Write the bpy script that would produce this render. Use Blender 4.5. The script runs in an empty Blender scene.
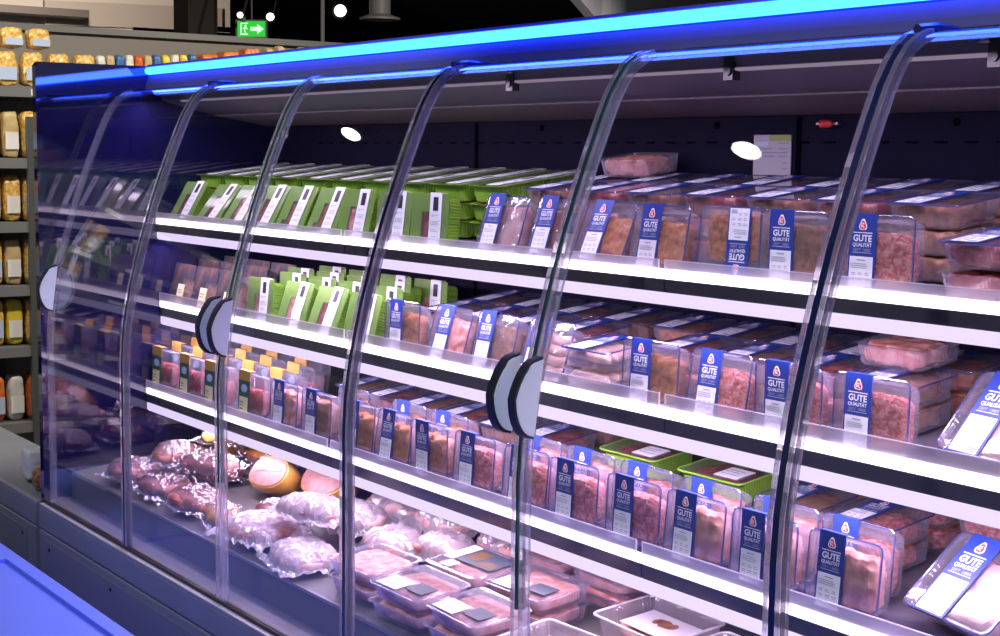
import bpy, math, random
from mathutils import Vector, Matrix, noise
random.seed(7)
R = math.radians
sc = bpy.context.scene
COL = sc.collection
# ------------------------------------------------------------------ camera
W = 0.625; X0 = 0.0625
F = 1500.0; YAW, PITCH, ROLL = 0.6202, 0.1070, 0.0117
cam = bpy.data.cameras.new('camera'); cam.sensor_fit = 'HORIZONTAL'; cam.sensor_width = 36
cam.lens = F * 36 / 1000; cam.clip_start = 0.02; cam.clip_end = 100
cob = bpy.data.objects.new('camera', cam); COL.objects.link(cob); sc.camera = cob
fw = Vector((-math.cos(YAW) * math.cos(PITCH), math.sin(YAW) * math.cos(PITCH), -math.sin(PITCH)))
rt = fw.cross(Vector((0, 0, 1))).normalized(); up = rt.cross(fw)
r2 = rt * math.cos(ROLL) + up * math.sin(ROLL); u2 = up * math.cos(ROLL) - rt * math.sin(ROLL)
m = Matrix((r2, u2, -fw)).transposed().to_4x4(); m.translation = Vector((4.6772, -1.5609, 1.5093))
cob.matrix_world = m
# ------------------------------------------------------------------ world, colour, lights
sc.view_settings.view_transform = 'Standard'; sc.view_settings.look = 'None'
sc.view_settings.exposure = 0.22; sc.view_settings.gamma = 1.0; sc.view_settings.use_curve_mapping = False
sc.cycles.transparent_max_bounces = 32; sc.cycles.max_bounces = 12; sc.cycles.transmission_bounces = 10
sc.cycles.sample_clamp_indirect = 4.0
wd = bpy.data.worlds.new('store_air'); sc.world = wd; wd.use_nodes = True
bg = wd.node_tree.nodes['Background']; bg.inputs[0].default_value = (0.62, 0.60, 0.70, 1); bg.inputs[1].default_value = 0.22

SHELF_LIGHT = (0.92, 0.69, 1.0)
LED_WATT = 5.0
def area(name, loc, rot, sx, sy, col, watt, spread=180):
    l = bpy.data.lights.new(name, 'AREA'); l.shape = 'RECTANGLE'; l.size = sx; l.size_y = sy; l.color = col; l.energy = watt; l.spread = R(spread)
    o = bpy.data.objects.new(name, l); COL.objects.link(o); o.location = loc; o.rotation_euler = rot
    return o
SH = [dict(y=.385, top=1.314, w0=1.297, w1=1.278, d1=1.251, l1=1.226, watt=5.0, base=1.283),
      dict(y=.394, top=1.050, w0=1.024, w1=1.003, d1=.972, l1=.944, watt=4.6, base=1.010),
      dict(y=.343, top=.762, w0=.737, w1=.719, d1=.688, l1=.660, watt=2.1, base=.738)]
TILT = R(8); SEC = [(0.004, 1.2465), (1.2505, 2.4965), (2.5005, 3.80)]
for s in SH:
    for a, b in SEC:
        area('shelf_led', ((a + b) / 2, s['y'] + .010, s['l1'] - .004), (R(12), 0, 0), b - a - .04, .02, SHELF_LIGHT, s['watt'])
for a, b in SEC:
    area('canopy_led', ((a + b) / 2, .335, 1.672), (R(6), 0, 0), b - a - .04, .03, SHELF_LIGHT, LED_WATT * .95)
# the blue strip along the canopy throws its light down into the aisle
area('canopy_blue', (1.9, .325, 1.772), (R(-52), 0, 0), 3.7, .03, (.10, .20, 1.0), 3)
SPOTS = [(-4.2, -1.14, 3.0), (-1.57, -1.11, 3.0), (0.94, -1.28, 3.0), (3.4, -1.3, 3.0)]
def spot(name, loc, tgt, watt, col, ang):
    l = bpy.data.lights.new(name, 'SPOT'); l.energy = watt; l.color = col; l.spot_size = R(ang); l.spot_blend = .5; l.shadow_soft_size = .05
    o = bpy.data.objects.new(name, l); COL.objects.link(o); o.location = loc
    o.rotation_euler = (Vector(tgt) - Vector(loc)).to_track_quat('-Z', 'Y').to_euler()
for i, p in enumerate(SPOTS):
    spot('spot_beam', (p[0], p[1], p[2] - .13), (p[0] - .1, .35, 1.0), 85, (.92, .93, 1), 66)
for y in (-0.6, 0.9, 2.4):
    spot('aisle_beam', (-0.3, y, 2.9), (-2.1, y, 1.2), 95, (1, .88, .72), 95)
spot('hall_beam', (-6, 2.4, 2.8), (-9, 4.2, 3.2), 250, (1, .85, .7), 140)
spot('hall_beam', (-2.4, 3.2, 2.2), (-2.6, 4.6, 2.45), 35, (.85, .85, 1), 120)

# ------------------------------------------------------------------ materials
def nt(name):
    mt = bpy.data.materials.new(name); mt.use_nodes = True; t = mt.node_tree; t.nodes.clear()
    out = t.nodes.new('ShaderNodeOutputMaterial')
    return mt, t, out
def pbr(name, col, rough=.5, metal=0, ior=1.5, col2=None, scale=30, bump=0, bscale=None, detail=4, emit=None, es=0, voro=False, lo=.35, hi=.65):
    mt, t, out = nt(name)
    b = t.nodes.new('ShaderNodeBsdfPrincipled'); t.links.new(b.outputs[0], out.inputs[0])
    b.inputs['Base Color'].default_value = (*col, 1); b.inputs['Roughness'].default_value = rough
    b.inputs['Metallic'].default_value = metal; b.inputs['IOR'].default_value = ior
    tc = t.nodes.new('ShaderNodeTexCoord')
    if col2:
        n = t.nodes.new('ShaderNodeTexVoronoi' if voro else 'ShaderNodeTexNoise'); n.inputs['Scale'].default_value = scale
        t.links.new(tc.outputs['Object'], n.inputs['Vector'])
        if not voro: n.inputs['Detail'].default_value = detail
        r = t.nodes.new('ShaderNodeValToRGB'); r.color_ramp.elements[0].color = (*col, 1); r.color_ramp.elements[1].color = (*col2, 1)
        r.color_ramp.elements[0].position = lo; r.color_ramp.elements[1].position = hi
        t.links.new(n.outputs[0], r.inputs[0]); t.links.new(r.outputs[0], b.inputs['Base Color'])
    if bump:
        n2 = t.nodes.new('ShaderNodeTexNoise'); n2.inputs['Scale'].default_value = bscale or scale; n2.inputs['Detail'].default_value = 3
        t.links.new(tc.outputs['Object'], n2.inputs['Vector'])
        bp = t.nodes.new('ShaderNodeBump'); bp.inputs['Strength'].default_value = bump; bp.inputs['Distance'].default_value = .004
        t.links.new(n2.outputs[0], bp.inputs['Height']); t.links.new(bp.outputs[0], b.inputs['Normal'])
    if emit:
        b.inputs['Emission Color'].default_value = (*emit, 1); b.inputs['Emission Strength'].default_value = es
    return mt
def emis(name, col, s):
    mt, t, out = nt(name); e = t.nodes.new('ShaderNodeEmission'); e.inputs[0].default_value = (*col, 1); e.inputs[1].default_value = s
    t.links.new(e.outputs[0], out.inputs[0]); return mt
def clear(name, tint, gloss=.06, rough=.03, haze=0, hcol=(.8, .8, .9), fres=1.35, bump=0, bscale=60):
    """thin clear sheet: straight-through transparency plus a Fresnel reflection and a little haze"""
    mt, t, out = nt(name)
    tr = t.nodes.new('ShaderNodeBsdfTransparent'); tr.inputs[0].default_value = (*tint, 1)
    g = t.nodes.new('ShaderNodeBsdfGlossy'); g.inputs['Roughness'].default_value = rough; g.inputs[0].default_value = (1, 1, 1, 1)
    f0 = ((fres - 1) / (fres + 1)) ** 2
    fr = t.nodes.new('ShaderNodeLayerWeight'); fr.inputs[0].default_value = .5
    pw = t.nodes.new('ShaderNodeMath'); pw.operation = 'POWER'; pw.inputs[1].default_value = 5; t.links.new(fr.outputs['Facing'], pw.inputs[0])
    add = t.nodes.new('ShaderNodeMath'); add.operation = 'MULTIPLY_ADD'; add.inputs[1].default_value = 1 - f0; add.inputs[2].default_value = f0 + gloss; add.use_clamp = True
    t.links.new(pw.outputs[0], add.inputs[0])
    mx = t.nodes.new('ShaderNodeMixShader'); t.links.new(add.outputs[0], mx.inputs[0])
    base = tr
    if haze:
        d = t.nodes.new('ShaderNodeBsdfDiffuse'); d.inputs[0].default_value = (*hcol, 1)
        tl = t.nodes.new('ShaderNodeBsdfTranslucent'); tl.inputs[0].default_value = (*hcol, 1)
        dm = t.nodes.new('ShaderNodeMixShader'); dm.inputs[0].default_value = .5
        t.links.new(d.outputs[0], dm.inputs[1]); t.links.new(tl.outputs[0], dm.inputs[2])
        hm = t.nodes.new('ShaderNodeMixShader'); hm.inputs[0].default_value = haze
        t.links.new(tr.outputs[0], hm.inputs[1]); t.links.new(dm.outputs[0], hm.inputs[2]); base = hm
    t.links.new(base.outputs[0], mx.inputs[1]); t.links.new(g.outputs[0], mx.inputs[2]); t.links.new(mx.outputs[0], out.inputs[0])
    if bump:
        tc = t.nodes.new('ShaderNodeTexCoord'); n2 = t.nodes.new('ShaderNodeTexNoise'); n2.inputs['Scale'].default_value = bscale
        t.links.new(tc.outputs['Object'], n2.inputs['Vector'])
        bp = t.nodes.new('ShaderNodeBump'); bp.inputs['Strength'].default_value = bump; bp.inputs['Distance'].default_value = .01
        t.links.new(n2.outputs[0], bp.inputs['Height']); t.links.new(bp.outputs[0], g.inputs['Normal'])
    return mt
def acrylic(name, haze):
    mt, t, out = nt(name); g = t.nodes.new('ShaderNodeBsdfGlass'); g.inputs['Roughness'].default_value = .03; g.inputs['IOR'].default_value = 1.45
    d = t.nodes.new('ShaderNodeBsdfDiffuse'); d.inputs[0].default_value = (.85, .85, .95, 1); l = t.nodes.new('ShaderNodeBsdfTranslucent'); l.inputs[0].default_value = (.85, .85, .95, 1)
    a = t.nodes.new('ShaderNodeMixShader'); t.links.new(d.outputs[0], a.inputs[1]); t.links.new(l.outputs[0], a.inputs[2])
    tr = t.nodes.new('ShaderNodeBsdfTransparent'); c = t.nodes.new('ShaderNodeMixShader'); c.inputs[0].default_value = .30; t.links.new(g.outputs[0], c.inputs[1]); t.links.new(tr.outputs[0], c.inputs[2])
    m2 = t.nodes.new('ShaderNodeMixShader'); m2.inputs[0].default_value = haze; t.links.new(c.outputs[0], m2.inputs[1]); t.links.new(a.outputs[0], m2.inputs[2])
    t.links.new(m2.outputs[0], out.inputs[0]); return mt
def glass(name, col, rough=.02, ior=1.45):
    mt, t, out = nt(name); g = t.nodes.new('ShaderNodeBsdfGlass'); g.inputs[0].default_value = (*col, 1); g.inputs['Roughness'].default_value = rough; g.inputs['IOR'].default_value = ior
    t.links.new(g.outputs[0], out.inputs[0]); return mt

M = dict(
    pane=clear('curved_glass', (.95, .96, .97), gloss=.0, rough=.0, fres=1.33),
    guard=clear('clear_acrylic', (.97, .96, .98), gloss=.03, rough=.05, haze=.32, hcol=(.95, .90, 1)),
    profile=acrylic('acrylic_profile', .10),
    gasket=pbr('dark_gasket', (.010, .016, .07), .2),
    seal=pbr('black_seal', (.006, .006, .01), .4),
    greenedge=pbr('glass_edge', (.01, .06, .055), .15),
    handle=pbr('handle_face', (.80, .90, .95), .35), handle_rim=pbr('handle_rubber', (.012, .014, .035), .5),
    navy=pbr('navy_gloss', (.006, .006, .045), .03, ior=1.95),
    navym=pbr('navy_metal', (.0055, .005, .019), .6, ior=1.15, col2=(.007, .006, .022), scale=6),
    fascia=pbr('fascia_metal', (.06, .06, .11), .5, metal=.1),
    under=pbr('canopy_underside', (.075, .065, .095), .5, col2=(.085, .072, .105), scale=4),
    perf=pbr('air_grille', (.10, .08, .10), .6, col2=(.16, .12, .15), scale=260, voro=True),
    base=pbr('base_grey', (.22, .235, .28), .45, col2=(.24, .255, .30), scale=5), ledge=pbr('ledge_grey', (.36, .35, .40), .35),
    lower=pbr('kick_grey', (.21, .22, .28), .4), deck=pbr('deck_grey', (.125, .118, .10), .45, col2=(.14, .13, .115), scale=9),
    shelf=pbr('shelf_metal', (.10, .09, .12), .4), rail=pbr('price_rail', (.06, .056, .06), .22, ior=1.6),
    white_led=emis('rail_light', (1.0, .80, 1.0), 4.2), tube=emis('tube_light', (.78, .64, .98), 1.15),
    guard_edge=clear('acrylic_edge', (.95, .93, 1), gloss=.1, rough=.2, haze=.75, hcol=(.97, .92, 1)), slotdark=pbr('slot_dark', (.002, .002, .004), .8, ior=1.05), raildark=pbr('rail_dark', (.012, .02, .07), .18), added_blue=emis('added_blue_strip', (.10, .18, 1.3), 1.0), blue_led=emis('blue_led', (.15, 1.0, 26.0), 1.0), canopy_tube=emis('canopy_tube', (.80, .60, .85), .32),
    film=clear('clear_film', (.95, .95, .97), gloss=.035, rough=.06, haze=.05, fres=1.4),
    wrinkle=clear('wrinkled_film', (.93, .93, .96), gloss=.10, rough=.10, haze=.08, fres=1.45, bump=.6, bscale=45),
    vac=clear('vacuum_film', (.93, .92, .95), gloss=.15, rough=.05, haze=.02, fres=1.45, bump=.9, bscale=38),
    milky=clear('milky_film', (.93, .93, .97), gloss=.10, rough=.12, haze=.46, hcol=(.95, .91, .95), bump=.7, bscale=30),
    traym=clear('clear_tray', (.90, .90, .95), gloss=.04, rough=.12, haze=.20, hcol=(.75, .72, .85), fres=1.4),
    rim=clear('tray_rim', (.36, .38, .66), gloss=.14, rough=.15, haze=.35, hcol=(.20, .22, .52)),
    whitetray=pbr('white_tray', (.80, .76, .80), .4), greentray=pbr('green_tray', (.22, .43, .045), .35), greenpr=pbr('green_print', (.17, .33, .04), .3),
    blue=pbr('label_blue', (.018, .045, .27), .4), white=pbr('label_white', (.80, .82, .84), .45), ink=pbr('ink_grey', (.25, .26, .36), .5),
    dark=pbr('label_dark', (.02, .02, .028), .4), red=pbr('logo_red', (.62, .03, .04), .4), lwhite=pbr('lettering_white', (.88, .88, .92), .45),
    olive=pbr('label_olive', (.045, .055, .075), .45), cream=pbr('cream_label', (.80, .72, .42), .5), yellow=pbr('yellow_flap', (.52, .28, .05), .4),
    hgreen=pbr('herb_green', (.02, .10, .07), .4), purple=pbr('dark_card', (.03, .018, .035), .4, col2=(.16, .07, .02), scale=18, lo=.5, hi=.62), brownp=pbr('brown_card', (.13, .075, .03), .45),
    mince=pbr('minced_meat', (.46, .07, .055), .45, col2=(.86, .37, .32), scale=120, bump=.9, bscale=150, detail=2, lo=.38, hi=.66),
    orange=pbr('marinated_meat', (.36, .08, .02), .4, col2=(.62, .27, .09), scale=70, bump=.8, bscale=90),
    brown=pbr('roast_brown_meat', (.20, .075, .035), .42, col2=(.42, .19, .09), scale=60, bump=.7, bscale=80),
    redm=pbr('red_beef', (.28, .012, .012), .35, col2=(.62, .22, .19), scale=38, bump=.5, bscale=50, lo=.45, hi=.75),
    pinkm=pbr('pink_pork', (.56, .18, .13), .4, col2=(.84, .48, .40), scale=42, bump=.6, bscale=60),
    palem=pbr('pale_bacon', (.62, .30, .26), .4, col2=(.86, .62, .58), scale=16, bump=.3, bscale=30),
    ham=pbr('ham_pink', (.40, .09, .07), .35, col2=(.62, .26, .21), scale=17, bump=.5, bscale=25),
    smoked=pbr('smoked_rind', (.30, .09, .02), .28, col2=(.58, .26, .04), scale=14, bump=.5, bscale=22),
    amber=pbr('amber_rind', (.62, .27, .03), .25, col2=(.80, .45, .08), scale=14, bump=.3, bscale=22),
    cut=pbr('cut_pork', (.46, .20, .17), .4, col2=(.58, .32, .28), scale=30),
    saus=pbr('fresh_sausage', (.60, .30, .24), .3, col2=(.78, .52, .44), scale=30, bump=.2, bscale=60),
    leaf=pbr('salad_green', (.09, .16, .02), .4, col2=(.20, .24, .06), scale=60),
    tile=pbr('floor_tile', (.23, .22, .24), .3, col2=(.26, .25, .27), scale=3), black=pbr('ceiling_black', (.012, .012, .018), .8, col2=(.02, .02, .03), scale=2),
    bulk=pbr('bulkhead_paint', (.34, .31, .28), .7), bulk2=pbr('bulkhead_panel', (.24, .21, .19), .6), pillar=pbr('pillar_brown', (.035, .026, .022), .6), column=pbr('column_white', (.62, .62, .72), .6),
    gpanel=pbr('gondola_grey', (.20, .19, .18), .55), gshelf=pbr('gondola_shelf', (.16, .165, .17), .4), gpost=pbr('gondola_post', (.07, .075, .075), .4),
    gold=pbr('golden_pack', (.62, .30, .02), .25, col2=(.88, .66, .25), scale=70, bump=.8, bscale=80), strip=pbr('white_strip', (.8, .8, .78), .4),
    paleblue=pbr('pale_blue_label', (.45, .55, .75), .5), redp=pbr('red_pack', (.60, .08, .02), .35, col2=(.75, .28, .05), scale=30), beige=pbr('beige_pack', (.55, .40, .22), .4, col2=(.62, .50, .20), scale=30),
    yel2=pbr('yellow_pack', (.75, .60, .05), .35), blu2=pbr('blue_pack', (.05, .16, .42), .35), wht2=pbr('white_pack', (.70, .70, .68), .4),
    chest=pbr('chest_blue_glow', (.15, .24, .95), .4), metal=pbr('steel', (.45, .45, .5), .3, metal=.9), exitg=emis('exit_green', (.03, .55, .04), 1.0), exitw=emis('exit_white', (.6, 1, .65), 1.1),  # chest blue stands for a blue glow falling on it
    lamp=emis('lamp_disc', (1, .93, .8), 30), lamp2=emis('far_lamp_disc', (1, .95, .85), 4), duct=pbr('duct_grey', (.22, .22, .25), .5), tag=pbr('red_tag', (.65, .02, .03), .4),
    pgreen=pbr('notice_green', (.30, .36, .10), .5))

# ------------------------------------------------------------------ mesh helpers
class MB:
    def __init__(s): s.v = []; s.f = []
    def add(s, vs, fs):
        n = len(s.v); s.v += [tuple(v) for v in vs]; s.f += [tuple(i + n for i in f) for f in fs]; return s
    def box(s, x0, x1, y0, y1, z0, z1):
        return s.add([(x0, y0, z0), (x1, y0, z0), (x1, y1, z0), (x0, y1, z0), (x0, y0, z1), (x1, y0, z1), (x1, y1, z1), (x0, y1, z1)],
                     [(3, 2, 1, 0), (4, 5, 6, 7), (0, 1, 5, 4), (1, 2, 6, 5), (2, 3, 7, 6), (3, 0, 4, 7)])
    def prism(s, prof, x0, x1):
        n = len(prof)
        vs = [(x0, y, z) for y, z in prof] + [(x1, y, z) for y, z in prof]
        fs = [(i, (i + 1) % n, (i + 1) % n + n, i + n) for i in range(n)] + [tuple(range(n))[::-1], tuple(range(n, 2 * n))]
        return s.add(vs, fs)
    def sheet(s, prof, x0, x1, t0, t1):
        """strip along an open (y,z) profile, between normal offsets t0 and t1"""
        a = offs(prof, t0); b = offs(prof, t1); n = len(prof)
        vs = [(x0, *p) for p in a] + [(x1, *p) for p in a] + [(x0, *p) for p in b] + [(x1, *p) for p in b]
        fs = []
        for i in range(n - 1):
            fs += [(i, i + 1, n + i + 1, n + i), (2 * n + i, 3 * n + i, 3 * n + i + 1, 2 * n + i + 1), (i, 2 * n + i, 2 * n + i + 1, i + 1), (n + i, n + i + 1, 3 * n + i + 1, 3 * n + i)]
        fs += [(0, n, 3 * n, 2 * n), (n - 1, 3 * n - 1, 4 * n - 1, 2 * n - 1)]
        return s.add(vs, fs)
    def loft(s, loops, cap0=True, cap1=True):
        n = len(loops[0]); vs = [p for l in loops for p in l]; fs = []
        for k in range(len(loops) - 1):
            for i in range(n):
                j = (i + 1) % n; fs.append((k * n + i, k * n + j, (k + 1) * n + j, (k + 1) * n + i))
        if cap0: fs.append(tuple(range(n))[::-1])
        if cap1: fs.append(tuple(range((len(loops) - 1) * n, len(loops) * n)))
        return s.add(vs, fs)
    def tube(s, pts, r, n=8, closed=False):
        P = [Vector(p) for p in pts]; loops = []
        for i, p in enumerate(P):
            a = P[(i + 1) % len(P)] if (closed or i + 1 < len(P)) else p; b = P[i - 1] if (closed or i) else p
            d = (a - b).normalized(); u = d.cross(Vector((0.31, .17, .93))).normalized(); w = d.cross(u)
            rr_ = r[i] if isinstance(r, (list, tuple)) else r
            loops.append([p + (u * math.cos(2 * math.pi * k / n) + w * math.sin(2 * math.pi * k / n)) * rr_ for k in range(n)])
        if closed: loops.append(loops[0])
        return s.loft(loops, not closed, not closed)
    def disc(s, c, r, h, axis='y', n=20):
        def P(a, t):
            x, z = r * math.cos(a), r * math.sin(a)
            return (c[0] + x, c[1] + t, c[2] + z) if axis == 'y' else ((c[0] + x, c[1] + z, c[2] + t) if axis == 'z' else (c[0] + t, c[1] + x, c[2] + z))
        A = [2 * math.pi * k / n for k in range(n)]
        return s.loft([[P(a, 0) for a in A], [P(a, h) for a in A]])
    def mesh(s, name, mat, smooth=False):
        me = bpy.data.meshes.new(name); me.from_pydata(s.v, [], s.f); me.update()
        import bmesh
        b = bmesh.new(); b.from_mesh(me); bmesh.ops.recalc_face_normals(b, faces=b.faces)
        if smooth:
            for e in b.edges: e.smooth = len(e.link_faces) == 2 and e.calc_face_angle(0) < R(42)
        b.to_mesh(me); b.free()
        if smooth:
            for p in me.polygons: p.use_smooth = True
        me.materials.append(mat); return me
    def build(s, name, mat, parent=None, smooth=False):
        return link(name, s.mesh(name, mat, smooth), parent)
def link(name, me, parent=None):
    o = bpy.data.objects.new(name, me); COL.objects.link(o)
    if parent: o.parent = parent
    return o
def offs(prof, t):
    out = []
    for i in range(len(prof)):
        a = prof[max(i - 1, 0)]; b = prof[min(i + 1, len(prof) - 1)]
        dy, dz = b[0] - a[0], b[1] - a[1]; l = math.hypot(dy, dz)
        out.append((prof[i][0] - dz / l * t, prof[i][1] + dy / l * t))
    return out
def rr(w, h, r, y, cx=0, cz=0, n=5, rib=0):
    pts = []
    for k, (sx, sz) in enumerate(((1, 1), (-1, 1), (-1, -1), (1, -1))):
        for i in range(n + 1):
            a = R(90 * k + 90 * i / n); pts.append((cx + sx * (w / 2 - r) + r * math.cos(a), y, cz + sz * (h / 2 - r) + r * math.sin(a)))
    if rib:
        q = []
        for i, p in enumerate(pts):
            nx = pts[(i + 1) % len(pts)]; q.append(p)
            L = math.hypot(nx[0] - p[0], nx[2] - p[2])
            if L > .03:
                k = int(L / .0042)
                for j in range(1, k):
                    t = j / k; x = p[0] + (nx[0] - p[0]) * t; z = p[2] + (nx[2] - p[2]) * t
                    d = rib if j % 2 else -rib
                    if abs(nx[0] - p[0]) > abs(nx[2] - p[2]): z += d * (1 if z > cz else -1)
                    else: x += d * (1 if x > cx else -1)
                    q.append((x, y, z))
        pts = q
    return pts
def lump(sx, sy, sz, amp, freq, seed, nx=14, ny=5, nz=12, sq=4.0):
    """a lumpy block of food: a superellipsoid pushed about by noise; centred"""
    b = MB(); idx = {}
    def vert(i, j, k):
        key = (i, j, k)
        if key not in idx:
            p = Vector((2 * i / nx - 1, 2 * j / ny - 1, 2 * k / nz - 1))
            l = (abs(p.x) ** sq + abs(p.y) ** sq + abs(p.z) ** sq) ** (1 / sq)
            p = p / l; q = Vector((p.x * sx / 2, p.y * sy / 2, p.z * sz / 2))
            d = noise.noise(q * freq + Vector((seed * 3.1, seed * 1.7, seed))) * amp + noise.noise(q * freq * 2.7 + Vector((seed, seed * 2.2, 5))) * amp * .5
            q += p * d; idx[key] = len(b.v); b.v.append(tuple(q))
        return idx[key]
    def face(a, c, d, e): b.f.append((a, c, d, e))
    for i in range(nx):
        for j in range(ny):
            for k in (0, nz): face(vert(i, j, k), vert(i + 1, j, k), vert(i + 1, j + 1, k), vert(i, j + 1, k))
    for i in range(nx):
        for k in range(nz):
            for j in (0, ny): face(vert(i, j, k), vert(i + 1, j, k), vert(i + 1, j, k + 1), vert(i, j, k + 1))
    for j in range(ny):
        for k in range(nz):
            for i in (0, nx): face(vert(i, j, k), vert(i, j + 1, k), vert(i, j + 1, k + 1), vert(i, j, k + 1))
    return b
def move(b, dx=0, dy=0, dz=0):
    b.v = [(x + dx, y + dy, z + dz) for x, y, z in b.v]; return b
def text_mb(txt, size, cx, y, cz, width=None, bold=.0):
    c = bpy.data.curves.new('t', 'FONT'); c.body = txt; c.size = size; c.align_x = 'CENTER'; c.align_y = 'CENTER'; c.offset = bold; c.resolution_u = 2
    o = bpy.data.objects.new('t', c); COL.objects.link(o)
    dg = bpy.context.evaluated_depsgraph_get(); me = bpy.data.meshes.new_from_object(o.evaluated_get(dg))
    b = MB(); vs = [v.co.copy() for v in me.vertices]
    if vs:
        x0 = min(v.x for v in vs); x1 = max(v.x for v in vs); z0 = min(v.y for v in vs); z1 = max(v.y for v in vs)
        k = (width / (x1 - x0)) if width else 1
        b.add([((v.x - (x0 + x1) / 2) * k + cx, y, v.y - (z0 + z1) / 2 + cz) for v in vs], [tuple(p.vertices) for p in me.polygons])
    bpy.data.objects.remove(o); bpy.data.curves.remove(c); bpy.data.meshes.remove(me)
    return b
def tag(o, label, cat, group=None, kind=None):
    if label:
        if not 4 <= len(label.replace('-', ' ').split()) - label.count('-') <= 16: print('LABEL', label)
        o['label'] = label
    if cat: o['category'] = cat
    if group: o['group'] = group
    if kind: o['kind'] = kind
    return o
def empty(name, loc=(0, 0, 0)):
    o = bpy.data.objects.new(name, None); COL.objects.link(o); o.location = loc; o.empty_display_size = .03; return o
def struct(name, mb, mat): return tag(mb.build(name, mat), None, None, kind='structure')
KIDS = {}
def kids(o):
    if o.name not in KIDS: KIDS[o.name] = list(o.children)
    return KIDS[o.name]
def dup(o, parent=None):
    c = o.copy(); COL.objects.link(c)
    if parent: c.parent = parent
    for ch in kids(o): dup(ch, c)
    return c

# ------------------------------------------------------------------ the setting
struct('floor', MB().box(-16, 8, -7, 14, -.05, 0), M['tile'])
struct('ceiling', MB().box(-16, 8, -7, 14, 3.45, 3.5), M['black'])
struct('wall_back', MB().box(-16, 8, 13.9, 14, 0, 3.45), M['black'])
struct('wall_left', MB().box(-16, -15.9, -7, 14, 0, 3.45), M['black'])

# ------------------------------------------------------------------ the refrigerated case
XE = 3.8325
case = tag(empty('refrigerated_display_case'), 'long refrigerated meat display case with curved glass doors and blue light strip', 'display case')
PROF = [(0, .402), (0, .7), (0, .93), (.004, 1.0), (.014, 1.07), (.028, 1.14), (.045, 1.21), (.068, 1.29), (.096, 1.38), (.118, 1.44), (.145, 1.51), (.17, 1.57), (.19, 1.615), (.212, 1.652), (.232, 1.676), (.255, 1.692), (.28, 1.700), (.31, 1.704), (.36, 1.706)]
PV = PROF[:]
b = MB().prism([(-.022, 0.06), (-.022, .305), (-.016, .309), (-.016, .313), (-.022, .317), (-.022, .380), (-.018, .386), (.02, .386), (.02, .06)], 0, XE)
b.box(0, XE, .02, .84, 0.0, .385); base = b.build('base', M['base'], case)
MB().box(0, XE, -.0215, -.006, .3862, .3925).build('ledge', M['ledge'], base)
MB().box(.05, XE, -.0255, -.0222, .10, .285).build('kick_panel', M['lower'], base)
for x in (.10, .62, 1.14, 1.7, 2.3, 2.9): MB().disc((x, -.0275, .262), .006, .004).build('screw', M['seal'], base)
MB().box(.0, XE, -.006, .007, .386, .402).build('glass_seal', M['seal'], base)
MB().prism([(.007, .386), (.012, .398), (.05, .404), (.085, .400), (.085, .386)], .001, XE).build('air_return', M['deck'], case)
dk = MB().prism([(.086, .386), (.086, .475), (.092, .482), (.79, .552), (.79, .386)], .001, XE).build('deck', M['deck'], case)
MB().prism([(.086, .4755), (.082, .478), (.084, .4845), (.094, .4835), (.092, .4822)], .30, XE).build('deck_edge', M['metal'], dk)
def deckz(y): return .482 + .1003 * (max(y, .092) - .092)
bp = MB().box(0, XE, .80, .84, .386, 1.79).build('back_panel', M['navym'], case)
for x in (1.252, 2.449, 3.1): MB().box(x - .006, x + .006, .797, .8005, .9, 1.6).build('upright_slot', M['slotdark'], bp)
b = MB()
for i in range(46):
    for z in (1.545,): b.box(.35 + i * .07, .35 + i * .07 + .03, .7985, .8005, z, z + .004)
for x in (.9, 1.55, 2.2, 2.62, 2.85): b.disc((x, .7975, 1.585), .008, .004)
b.build('perforation_pattern', M['slotdark'], bp)
for nm, x0, x1 in (('end_panel', -.032, 0), ('end_panel', XE, XE + .03)):
    MB().prism([(-.004, .386), (-.004, 1.775), (.004, 1.787), (.84, 1.790), (.84, .386)], x0, x1).build(nm, M['navy'], case)
can = MB().prism([(.354, 1.7135), (.357, 1.730), (.366, 1.757), (.366, 1.790), (.80, 1.790), (.80, 1.612), (.56, 1.650), (.415, 1.684), (.405, 1.700)], .0, XE).build('canopy', M['fascia'], case)
b = MB().prism([(.405, 1.6985), (.4155, 1.682), (.56, 1.648), (.799, 1.610), (.7995, 1.606), (.558, 1.644), (.412, 1.679)], .002, XE - .002); b.build('underside', M['under'], can)
MB().prism([(.60, 1.6375), (.79, 1.6075), (.79, 1.604), (.60, 1.634)], .004, XE - .004).build('air_grille', M['perf'], can)
MB().prism([(.3665, 1.7605), (.357, 1.7625), (.352, 1.768), (.352, 1.778), (.357, 1.7835), (.3665, 1.7855)], .002, XE - .002).build('light_strip', M['blue_led'], can)
MB().prism([(.36, 1.7858), (.36, 1.792), (.40, 1.794), (.40, 1.7905), (.3665, 1.7905), (.3665, 1.7858)], .0, XE).build('trim', M['fascia'], can)
MB().prism([(.41, 1.6775), (.42, 1.6755), (.42, 1.6715), (.41, 1.6735)], .15, XE - .2).build('lamp_tube', M['canopy_tube'], can)
MB().prism([(.5, 1.6615), (.506, 1.660), (.506, 1.6565), (.5, 1.658)], .15, XE - .2).build('trim', M['metal'], can)
for x in (1.95, 2.64, 3.22):
    bb = MB().box(x - .012, x + .012, .404, .424, 1.655, 1.70); bb.disc((x, .40, 1.672), .009, .006); bb.build('clip', M['seal'], can)

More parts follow.
